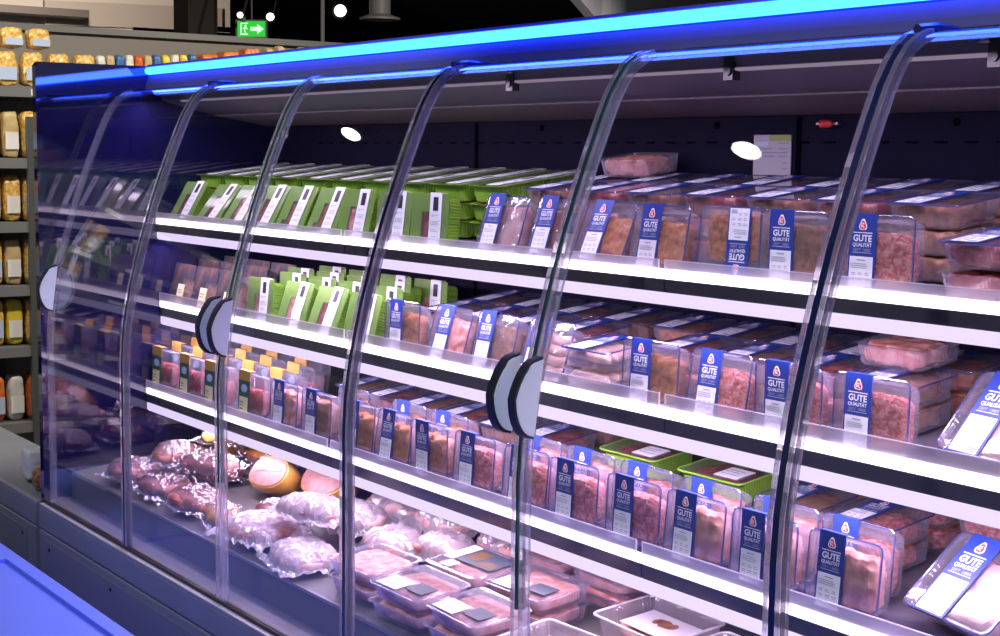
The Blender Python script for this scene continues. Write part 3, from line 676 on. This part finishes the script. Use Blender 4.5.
# ------------------------------------------------------------------ goods on the deck
PILE = []
def settle(r):
    bpy.context.view_layer.update(); g = 1
    for c in r.children:
        for v in c.data.vertices:
            w = c.matrix_world @ v.co; g = min(g, w.z - deckz(w.y))
    r.location.z += .0015 - g
    from mathutils.bvhtree import BVHTree
    def bv(o):
        bpy.context.view_layer.update(); vs = []; fs = []
        for c in o.children:
            n = len(vs); vs += [c.matrix_world @ v.co for v in c.data.vertices]; fs += [[i + n for i in p.vertices] for p in c.data.polygons]
        return BVHTree.FromPolygons(vs, fs)
    for _ in range(26):
        t = bv(r)
        if not any(t.overlap(q) for q in PILE): break
        r.location.z += .004
    PILE.append(bv(r))
def vac(name, x, y, size, ang, matk, seed, label, cat, film='vac', lab=None, tilt=0, dz=0, grp=None):
    sx, sy, sz_ = size[0] * .95, size[1] * .92, size[2] * .8
    r = empty(name, (x, y, deckz(y) + dz + sz_ / 2 + .001)); r.rotation_euler = (R(tilt), 0, R(ang)); tag(r, label, cat, grp)
    lump(sx, sy, sz_ * .96, min(size) * .16, 20, seed, 18, 14, 6, 2.8).build('meat', M[matk], r, True)
    # loose film: a crumpled sheet hugging the piece and flaring into a welded edge
    b = MB(); nx, ny = 48, 36; vs = []
    for j in range(ny + 1):
        for i in range(nx + 1):
            u = 2 * i / nx - 1; v = 2 * j / ny - 1
            px, py = u * sx * .58, v * sy * .60
            q = max(0, 1 - (abs(u * 1.15) ** 3 + abs(v * 1.17) ** 3)) ** .45
            h = -sz_ * .46 + q * sz_ * 1.06
            c = (abs(noise.noise(Vector((px * 26 + seed, py * 26, seed)))) * -.022 + abs(noise.noise(Vector((px * 60, py * 34 + seed, 3)))) * -.014 + noise.noise(Vector((px * 130, py * 120, seed))) * .004)
            h += c * (.45 + .55 * (1 - q)) + (.0145 if film == 'milky' else .013)
            vs.append((px * (1 + .05 * noise.noise(Vector((v * 4, seed, 1)))), py * (1 + .06 * noise.noise(Vector((u * 4, seed, 2)))), max(h, -sz_ / 2)))
    n = len(vs); vs += [(a, c, d + .0007) for a, c, d in vs]; fs = []
    for j in range(ny):
        for i in range(nx):
            a = j * (nx + 1) + i; fs += [(a, a + 1, a + nx + 2, a + nx + 1), (n + a, n + a + nx + 1, n + a + nx + 2, n + a + 1)]
    b.add(vs, fs).build('film', M[film], r)
    if lab:
        lx, ly, lw, lh, lm = lab
        l = MB().box(lx - lw / 2, lx + lw / 2, ly - lh / 2, ly + lh / 2, sz_ * .62, sz_ * .62 + .0012).build('label', M[lm], r); l['label'] = 'paper label on the film'
    settle(r)
    return r
# two smoked amber halves with pale cut faces
def half(x, y, ang, label, seed, w=.195):
    r = empty('smoked_pork_half', (x, y, deckz(y) + .075)); r.rotation_euler = (R(-36), R(-4), R(ang)); tag(r, label, 'smoked pork', 'smoked pork halves')
    L = []
    n = 22
    for k, (yy, sc_) in enumerate(((0, 1.0), (.012, 1.06), (.04, 1.0), (.07, .82), (.088, .45))):
        L.append([((math.cos(2 * math.pi * i / n)) * w / 2 * sc_ * (1 if math.cos(2 * math.pi * i / n) < 0 else 1.12), yy, (abs(math.sin(2 * math.pi * i / n)) ** .8) * (1 if math.sin(2 * math.pi * i / n) > 0 else -1) * .052 * sc_ + .004 * noise.noise(Vector((i * .7, yy * 20, seed)))) for i in range(n)])
    MB().loft(L).build('rind', M['amber'], r, True)
    MB().loft([[(a * .93, -.003, c * .90) for a, _, c in L[0]], [(a * .90, .003, c * .87) for a, _, c in L[0]]]).build('cut_face', M['cut'], r)
    settle(r); MB().tube([(-.06, -.0035, -.006), (-.02, -.0035, .004), (.03, -.0035, .002), (.075, -.0035, .012)], .0016, 5).build('fat_seam', M['palem'], r)
half(.80, .385, 2, 'left half of amber smoked pork with pale pink cut face', 1.0)
half(1.00, .455, 6, 'right half of amber smoked pork with pale pink cut face', 2.0)
HV = 'vacuum-packed hams and bacon at the far end of the deck'
for x, y, sz3, a, mk, sd, tl, lb in (
        (.29, .185, (.20, .15, .06), 8, 'ham', 1.1, 0, 'vacuum-packed pink ham lying farthest left at the front of the deck'),
        (.525, .185, (.19, .15, .055), -6, 'ham', 2.3, 0, 'vacuum-packed pink ham lying second from left at the deck front'),
        (.755, .185, (.20, .15, .06), 6, 'ham', 5.2, 0, 'wide vacuum-packed bacon slab near the deck front left of amber halves'),
        (.955, .165, (.14, .10, .05), -14, 'amber', 7.5, 0, 'small golden smoked piece in film at the deck front edge'),
        (.28, .365, (.20, .15, .07), 6, 'smoked', 3.3, 0, 'dark smoked ham in film in second row at far end of deck'),
        (.51, .365, (.19, .15, .07), -7, 'ham', 4.7, 0, 'pink ham in crinkled film lying behind the front left hams'),
        (1.03, .300, (.17, .10, .05), 4, 'ham', 9.4, 0, 'pink smoked loin in film lying in front of the amber halves'),
        (.28, .55, (.21, .16, .08), 8, 'smoked', 6.1, 0, 'brown smoked ham at the back left corner of the deck'),
        (.52, .55, (.20, .15, .08), -8, 'smoked', 10.1, 0, 'brown smoked ham in glittering film at the back of the deck'),
        (.75, .63, (.19, .13, .08), 5, 'smoked', 12.6, 0, 'dark smoked ham lying behind the amber halves'),
        (.41, .26, (.20, .13, .045), -30, 'ham', 13.3, 5, 'pink bacon slab lying on top of the front left hams'),
        (.65, .27, (.20, .13, .045), 20, 'ham', 14.8, 5, 'pink bacon slab with film edge topping the middle of the ham pile'),
        (.39, .46, (.19, .13, .045), 35, 'amber', 15.5, 6, 'golden brown smoked slab topping the back of the ham pile')):
    vac('bacon_pack', x, y, sz3, a, mk, sd, lb, 'bacon' if 'bacon' in lb else 'ham', tilt=tl, grp=HV, lab=(-.02, .0, .08, .06, 'paleblue') if sd == 15.5 else None)
WB = 'pale meat pieces in milky film in the middle of the deck'
for i, (x, y, s, a, mk, lb) in enumerate((
(1.175, .175, (.23, .17, .05), 10, 'pinkm', 'pale pork piece in milky film at deck front right of golden piece'),
        (1.42, .17, (.22, .16, .05), -10, 'palem', 'milky wrapped pork piece at the deck front left of the pink trays'),
        (1.30, .375, (.22, .16, .055), 8, 'palem', 'large milky wrapped pork roast just right of the amber halves'),
        (1.53, .37, (.21, .16, .06), -8, 'pinkm', 'pink pork piece in milky film directly behind the leftmost pink trays'),
        (1.25, .56, (.22, .15, .06), 6, 'palem', 'wrapped pork joint lying against the back of the deck'),
        (1.495, .56, (.23, .15, .06), -6, 'palem', 'pale wrapped pork ribs at the back of the deck'),
        (1.715, .40, (.16, .13, .055), 8, 'ham', 'wrapped curled pork belly behind the pink trays'),
        (1.75, .57, (.19, .14, .055), 5, 'pinkm', 'wrapped ham knuckle at the back left of the lying packs'),
        (1.33, .25, (.24, .13, .045), 14, 'palem', 'white wrapped pork slab lying across the front milky packs'))):
    vac('pork_pack', x, y, s, a, mk, 11 + i * 1.9, lb, 'pork', film='milky', grp=WB, tilt=4)
# trays of pink meat in the front right part of the deck
def pink_tray(lid=0):
    key = ('pt', lid)
    if key not in PROTO:
        r = empty('pink_meat_tray', (0, 0, -50)); w, h = .20, .15
        link('tray', shared('ptray', lambda: _tray(w, h, .04, .0024).mesh('tray', M['traym'])), r)
        link('rim', shared('prim', lambda: MB().tube(rr(w - .003, h - .003, .013, .001, 0, h / 2), .002, 6, True).mesh('rim', M['traym'])), r)
        link('meat', shared('pmeat', lambda: move(lump(.172, .032, .122, .003, 40, 6.6, 14, 4, 10, 6), 0, .0195, h / 2).mesh('meat', M['pinkm'], True)), r)
        if lid:
            link('film', shared('pfilm', lambda: film_mb(w, h).mesh('film', M['film'])), r)
            if lid == 1:
                lb = link('label', MB().box(-.08, .0, -.0018, -.0008, .01, .062).mesh('label', M['white']), r); link('second_label', MB().box(.01, .075, -.0018, -.0008, .03, .075).mesh('second_label', M['olive']), r)
                link('print', MB().box(-.072, -.02, -.0022, -.0018, .05, .053).box(-.072, -.01, -.0022, -.0018, .04, .042).box(-.072, -.015, -.0022, -.0018, .025, .028).mesh('print', M['ink']), lb)
            if lid == 2:
                ph = link('label', MB().box(-.05, .085, -.0018, -.0008, .055, .135).mesh('label', M['olive']), r); ph['label'] = 'dark picture label'
                link('picture', MB().box(-.04, .01, -.0022, -.0018, .075, .125).box(.02, .075, -.0022, -.0018, .065, .09).mesh('picture', M['brownp']), ph)
                link('sticker', MB().box(-.09, -.055, -.0022, -.0008, .05, .14).box(-.05, -.015, -.0022, -.0008, .012, .045).mesh('sticker', M['white']), r)
            if lid == 3:
                lb = link('label', MB().box(-.085, .06, -.0018, -.0008, .025, .125).mesh('label', M['white']), r)
                link('print', MB().box(-.075, .02, -.0022, -.0018, .105, .11).box(-.075, .04, -.0022, -.0018, .09, .093).box(-.075, .03, -.0022, -.0018, .078, .081).mesh('print', M['ink']), lb)
        PROTO[key] = r
    return PROTO[key]
DT = math.degrees(math.atan(.1003))
PT = [(1.735, .115, 0, 2, 'leftmost stack'), (1.955, .10, 1, 2, 'second stack'), (2.17, .105, 1, 2, 'third stack')]
for x, y, lid, n, nm in PT:
    for L in range(n):
        put(pink_tray(lid if L == n - 1 else 0), x, y, deckz(y) + .002 + .0412 * (L + 1), 90 - DT, random.uniform(-3, 3), '%s tray of pink meat in the %s along the deck front' % ('lower' if L < n - 1 else 'upper', nm), 'meat tray', 'pink meat trays along the deck front')
for i, (x, y, lid, nm, mk) in enumerate(((1.93, .265, 2, 'flat pack with dark picture label lying behind the front pink trays', 0), (2.15, .28, 1, 'flat pack with white label lying just right of the dark picture label', 0), (1.985, .455, 3, 'flat pack with big white label lying near the deck back', 0), (2.195, .465, 1, 'flat pack with white and dark labels lying in the third deck row', 0), (2.20, .625, 3, 'flat pack with big white label at the very back of the deck', 0))):
    for L in range(2):
        put(pink_tray(lid if L else 0), x, y, deckz(y) + .002 + .0412 * (L + 1), 90 - DT, random.uniform(-4, 4), nm if L else 'plain pink meat tray underneath the ' + ['picture pack', 'pack beside the picture label', 'white-labelled pack', 'two-labelled pack', 'rearmost pack'][i], 'meat tray', 'flat packs on the deck')
def white_tray(x, y, yaw, label):
    r = empty('white_meat_tray', (x, y, deckz(y) + .058)); r.rotation_euler = (R(-(90 - DT)), 0, R(yaw)); tag(r, label, 'meat tray', 'white meat trays'); w, h = .24, .17
    link('tray', shared('wtray', lambda: _tray(w, h, .055, .0006).mesh('tray', M['milky'])), r)
    link('rim', shared('wrim', lambda: MB().tube(rr(w - .003, h - .003, .016, .001, 0, h / 2), .0028, 6, True).mesh('rim', M['whitetray'])), r)
    link('meat', shared('wmeat', lambda: move(lump(.19, .03, .12, .006, 40, 3.7, 14, 4, 10, 3), .0, .035, h / 2).mesh('meat', M['pinkm'], True)), r)
    c = link('card', shared('wcard', lambda: MB().box(-.06, .10, .008, .0095, .03, .12).mesh('card', M['whitetray'])), r)
    link('picture', shared('wpic', lambda: move(lump(.075, .004, .035, .003, 60, 8, 8, 3, 8, 2.2), .02, .0085, .085).mesh('picture', M['brown'], True)), c)
white_tray(2.405, .125, 3, 'white tray with a card at the deck front beyond the pink trays')
white_tray(2.435, .36, -3, 'white tray with a card on the deck below the bottom shelf joint')
white_tray(2.70, .32, -2, 'white tray with a card farthest right on the deck')
white_tray(2.46, .595, 2, 'white tray with a card at the very back of the deck')

# small things in the cases
pn = tag(empty('price_notice', (2.455 - .13, .798, 1.515)), 'grey paper notice with green heading stuck to the dark back panel', 'notice')
nx0 = 2.335; pn.location = (2.375, .7975, 1.52)
sh_ = MB().box(-.055, .055, -.0015, .001, -.043, .043).build('sheet', pbr('notice_paper', (.42, .42, .46), .6), pn)
MB().box(-.008, .055, -.0022, -.0015, .030, .043).build('heading', M['pgreen'], sh_)
b = MB()
for z, x0, x1 in ((.012, -.045, .0), (.012, .02, .048), (.004, -.045, .045), (-.004, -.045, .01), (-.004, .02, .045), (-.018, .034, .044), (-.03, .03, .046), (.024, .02, .048)): b.box(x0, x1, -.0021, -.0015, z, z + .0025)
b.build('print', M['ink'], sh_)
MB().box(-.05, -.012, -.0022, -.0015, .019, .028).build('badge', M['paleblue'], sh_)
rt_ = tag(empty('shelf_clip', (2.535, .785, 1.585)), 'small red clip on the dark back panel below the canopy', 'clip')
lump(.034, .012, .016, .003, 60, 2, 8, 4, 6, 2.5).build('clip_body', M['tag'], rt_, True)
MB().box(-.03, .03, .004, .014, -.002, .002).build('mount', M['metal'], rt_)

# ------------------------------------------------------------------ chest in front, blue glow painted into its colour
ch = tag(empty('promotion_chest'), 'low chest with blue glow painted on and raised rim before the case', 'chest')
ZT = .30
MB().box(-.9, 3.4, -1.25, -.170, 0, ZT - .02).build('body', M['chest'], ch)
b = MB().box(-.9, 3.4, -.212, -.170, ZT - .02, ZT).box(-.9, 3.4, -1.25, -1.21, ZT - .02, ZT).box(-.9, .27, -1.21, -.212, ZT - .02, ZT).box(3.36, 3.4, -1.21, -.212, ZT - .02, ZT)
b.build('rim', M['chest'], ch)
up_ = MB().box(-.9, 3.4, -1.29, -1.25, 0, .50).build('upstand', M['chest'], ch)  # upstand added to carry the blue strip
MB().box(.9, 3.35, -1.2505, -1.238, .445, .475).build('light_strip', M['added_blue'], up_)  # added blue strip, for the glow on the chest and a streak on the glass
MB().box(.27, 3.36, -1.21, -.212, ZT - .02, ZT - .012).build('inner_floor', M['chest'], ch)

# ------------------------------------------------------------------ aisle unit beyond the end of the case
GX = -1.9
gd = tag(empty('aisle_shelving'), 'tall grey shelving unit of golden packs standing beyond the case end', 'shelving')
MB().box(GX - .55, GX - .50, -1.4, 6.6, 0, 2.075).build('back_panel', M['gpanel'], gd)
MB().box(GX - .56, GX - .47, -1.4, 6.6, 2.07, 2.10).build('top_trim', M['gshelf'], gd)
GZ = [.31, .65, .92, 1.20, 1.48, 1.79]
for z in GZ:
    s_ = MB().box(GX - .50, GX, -1.4, 6.6 if z > 1.6 else 1.3, z - .045, z).build('shelf', M['gshelf'], gd)
    for k in range(9):
        yy = -1.3 + k * .2725
        MB().box(GX, GX + .004, yy, yy + .09, z - .038, z - .010).build('white_strip', M['strip'], s_)  # white strips stand in for lamp glare on the unit's glass
for y in (-1.4, .56, 2.5, 4.6): MB().box(GX - .50, GX - .46, y, y + .05, 0, 2.045).build('post', M['gpost'], gd)
MB().box(GX - .02, GX + .01, .585, .65, .05, 1.66).build('door_frame', M['gpost'], gd)
def ground(b):
    return move(b, 0, 0, .0005 - min(v[2] for v in b.v))
def bag(w, h, d, matk, seed, name, lm='paleblue'):
    key = (name, matk, lm, w, h)
    if key not in PROTO:
        r = empty(name, (0, 0, -50))
        link('body', ground(lump(d * .92, w * .86, h * .97, w * .07, 30, seed, 8, 10, 12, 6)).mesh('body', M[matk], True), r)
        link('label', MB().box(d / 2 + .004, d / 2 + .0055, -w * .36, w * .36, h * .18, h * .55).mesh('label', M[lm]), r)
        PROTO[key] = r
    return PROTO[key]
def shelfput(pr, y, z, x, label, cat, grp):
    o = dup(pr); o.location = (x, y, z + .001); o.rotation_euler = (0, 0, R(random.uniform(-2, 2))); tag(o, label, cat, grp)
for t, z in enumerate(GZ[:-1]):
    nm = ['lowest', 'second', 'third', 'fourth', 'fifth'][t]
    mats = [('redp', 'wht2'), ('gold', 'yel2'), ('gold', 'beige'), ('gold', 'gold'), ('gold', 'beige')][t]
    for i in range(19):
        y = -.74 + i * .085
        shelfput(bag(.080, .205, .09, mats[i % 2], 2 + t, 'golden_pack' if mats[i % 2] == 'gold' else 'grocery_pack', 'paleblue' if i % 3 else 'strip'), y, z, GX - .10, '%s %s pack from right on %s shelf of the aisle unit' % (ORD[18 - i], 'golden' if mats[i % 2] == 'gold' else 'coloured', nm), 'grocery pack', 'packs on the %s aisle shelf' % nm)
zt = GZ[-1]
for i in range(5):
    shelfput(bag(.105, .15, .10, 'gold', 5, 'golden_pack'), .40 + i * .118, zt, GX - .08, 'golden jar pack on top of the aisle unit, %s from left in lower tier' % ORD[i], 'grocery pack', 'golden packs on top of the aisle unit')
for i in range(3):
    shelfput(bag(.105, .085, .10, 'gold', 6, 'golden_pack'), .43 + i * .118, zt + .162, GX - .08, 'golden jar pack stacked in the upper tier, %s from left' % ORD[i], 'grocery pack', 'golden packs on top of the aisle unit')
cols = ['wht2', 'beige', 'blu2', 'wht2', 'redp', 'beige', 'blu2', 'yel2', 'wht2', 'yel2', 'blu2']
for i in range(11):
    c = cols[i]
    shelfput(bag(.043, .155 + .03 * (i / 11), .06, c, 7 + i, 'small_grocery_pack', 'blu2' if i % 2 else 'strip'), .950 + i * .0445, zt, GX - .08, 'small %s pack, %s from left in colourful row on the aisle unit top' % ({'wht2': 'white', 'beige': 'beige', 'blu2': 'blue', 'redp': 'red', 'yel2': 'yellow'}[c], ORD[i]), 'grocery pack', 'small packs on top of the aisle unit')
for i in range(3):
    shelfput(bag(.10, .185 + .02 * i, .10, 'redp', 8, 'red_snack_bag', 'redp'), 1.485 + i * .108, zt, GX - .10, 'red orange snack bag, %s from left on the aisle unit top' % ORD[i], 'snack bag', 'snack bags on top of the aisle unit')
for i in range(9):
    shelfput(bag(.055, .235 + .012 * (i % 2), .09, 'beige', 9, 'beige_carton', ('redp', 'yel2')[i % 2]), 1.80 + i * .061, zt, GX - .10, 'beige carton with coloured label, %s from left on the aisle unit top' % ORD[i], 'carton', 'beige cartons on top of the aisle unit')

# ------------------------------------------------------------------ things in and under the far ceiling

struct('pillar', MB().box(-4.42, -4.20, 2.36, 2.56, 0, 3.45), M['pillar'])
b = MB(); b.loft([[(-1.62 + .105 * math.cos(R(a)), 3.62 + .105 * math.sin(R(a)), z) for a in range(0, 360, 15)] for z in (0, 3.45)])
struct('column', b, M['column'])
br = tag(MB().prism([(3.53, 2.21), (3.10, 2.56), (3.10, 2.70), (3.53, 2.70)], -1.64, -1.56).build('slanted_brace', M['column']), 'white slanted brace meeting the round white column above the case', 'brace')
struct('bulkhead', MB().prism([(.2, 2.55), (.2, 3.4), (4.4, 3.4), (4.4, 2.38), (2.6, 2.36), (2.4, 2.46)], -8.2, -7.9), M['bulk'])
struct('bulkhead_panel', MB().prism([(2.7, 2.56), (4.3, 2.60), (4.3, 2.8), (2.7, 2.76)], -7.895, -7.85).box(-7.895, -7.85, .6, 2.3, 2.64, 2.69), M['bulk2'])
struct('beam', MB().box(-7.7, -7.5, 1.2, 2.95, 2.61, 2.67), M['pillar'])
struct('partition', MB().box(-2.6, -2.5, 4.45, 5.6, 2.2, 3.4), M['gpanel'])
for i, (y, z, w) in enumerate(((2.4, 2.32, .03), (3.0, 2.36, .03), (3.6, 2.30, .04), (4.2, 2.40, .03))):
    struct('beam', MB().box(-5.2, -5.2 + w, y, y + 2.4, z, z + .035), M['navym'])
# exit sign, turned to the camera
ex = tag(empty('exit_sign', (-3.63, 2.515, 2.255)), 'green lit emergency exit sign with white arrow hanging beyond the case', 'exit sign')
ex.rotation_euler = (0, 0, R(90 - 36))
eb = MB().box(-.095, .095, 0, .03, -.055, .055).build('housing', M['gshelf'], ex)
MB().box(-.083, .083, -.002, 0, -.046, .046).build('green_face', M['exitg'], ex)
MB().prism([(-.004, -.012), (-.004, .012), (-.002, .012), (-.002, -.012)], -.005, .035).add([(.035, -.003, .03), (.035, -.003, -.03), (.075, -.003, 0)], [(0, 1, 2)]).build('arrow', M['exitw'], ex)
MB().box(-.065, -.02, -.004, -.002, -.036, -.028).box(-.065, -.058, -.004, -.002, -.036, .036).box(-.065, -.02, -.004, -.002, .030, .036).disc((-.035, -.004, .018), .007, .002).tube([(-.035, -.003, .01), (-.042, -.003, -.008), (-.034, -.003, -.024)], .004, 5).tube([(-.052, -.003, .002), (-.035, -.003, .008), (-.022, -.003, -.002)], .003, 5).build('running_figure', M['exitw'], ex)
MB().tube([(0, .015, .055), (0, .015, 1.2)], .006, 6).build('hanging_rod', M['gshelf'], ex)
# hall lamps
def far_spot(loc, r, label, mat):
    o = tag(empty('ceiling_spotlight', loc), label, 'spotlight', 'spotlights under the dark ceiling'); o.rotation_euler = (R(-8), R(14), R(90 - 36))
    MB().loft([[(r * q * math.cos(R(a)), y, r * q * math.sin(R(a))) for a in range(0, 360, 20)] for y, q in ((0, 1), (.06, 1), (.14, .55))]).build('lamp_can', M['dark'], o, True)
    MB().disc((0, -.004, 0), r * .72, .003).build('lamp_disc', mat, o)
    MB().tube([(0, .08, r * .8), (0, .08, 1.05)], .008, 6).build('stem', M['dark'], o)
far_spot((-3.34, 2.96, 2.37), .050, 'bright round spotlight hanging under dark ceiling right of exit sign', M['lamp2'])
far_spot((-4.30, 2.98, 2.40), .035, 'small dim spotlight between the exit sign and bright spotlight', M['lamp2'])
far_spot((-3.46, 2.36, 2.315), .024, 'small spotlight shining just above the green exit sign', M['lamp2'])
dc = tag(empty('ceiling_duct', (-2.76, 2.89, 2.285)), 'grey round duct with wide flange hanging under the dark ceiling', 'duct')
MB().loft([[(.06 * math.cos(R(a)), .06 * math.sin(R(a)), z) for a in range(0, 360, 15)] for z in (0, 1.16)]).build('pipe', M['duct'], dc, True)
MB().loft([[(q * math.cos(R(a)), q * math.sin(R(a)), z) for a in range(0, 360, 15)] for z, q in ((-.012, .115), (.0, .115), (.02, .06))]).build('flange', M['duct'], dc, True)
tag(MB().tube([(-2.94, 2.62, 2.1), (-2.94, 2.62, 3.45)], .012, 8).build('hanging_rod', M['duct']), 'thin grey rod hanging from the dark ceiling beside bright spotlight', 'rod')
# track spotlights above the aisle in front of the case
for i, p in enumerate(SPOTS):
    o = tag(empty('track_spotlight', p), 'track spotlight above the aisle in front of the case, %s from far end' % ORD[i], 'spotlight', 'track spotlights above the aisle')
    o.rotation_euler = (R(18), R(-6), 0)
    MB().loft([[(q * math.cos(R(a)), q * math.sin(R(a)), z) for a in range(0, 360, 20)] for z, q in ((-.08, .075), (.06, .075), (.12, .04))]).build('lamp_can', M['dark'], o, True)
    MB().disc((0, 0, -.084), .058, .003, 'z').build('lamp_disc', M['lamp'], o)
    MB().box(-.012, .012, -.012, .012, .11, .46).build('stem', M['dark'], o)
# a few goods in the neighbouring low case
shelfput(bag(.13, .06, .09, 'brown', 3, 'brown_wrapped_pack', 'beige'), .085, .387, -.20, 'brown wrapped pack lying at the near end of the low case', 'grocery pack', None)
shelfput(bag(.12, .11, .10, 'wht2', 4, 'white_carton_pack', 'strip'), .10, .387, -.36, 'white pack standing behind the brown one in the low case', 'grocery pack', None)
shelfput(bag(.13, .19, .10, 'redp', 6, 'red_carton_pack', 'strip'), .22, .387, -.46, 'red pack standing behind the white one in the low case', 'grocery pack', None)
# drop the pattern objects that were only copied from
for r in PROTO.values():
    for o in list(r.children_recursive): bpy.data.objects.remove(o)
    bpy.data.objects.remove(r)
bpy.context.view_layer.update()
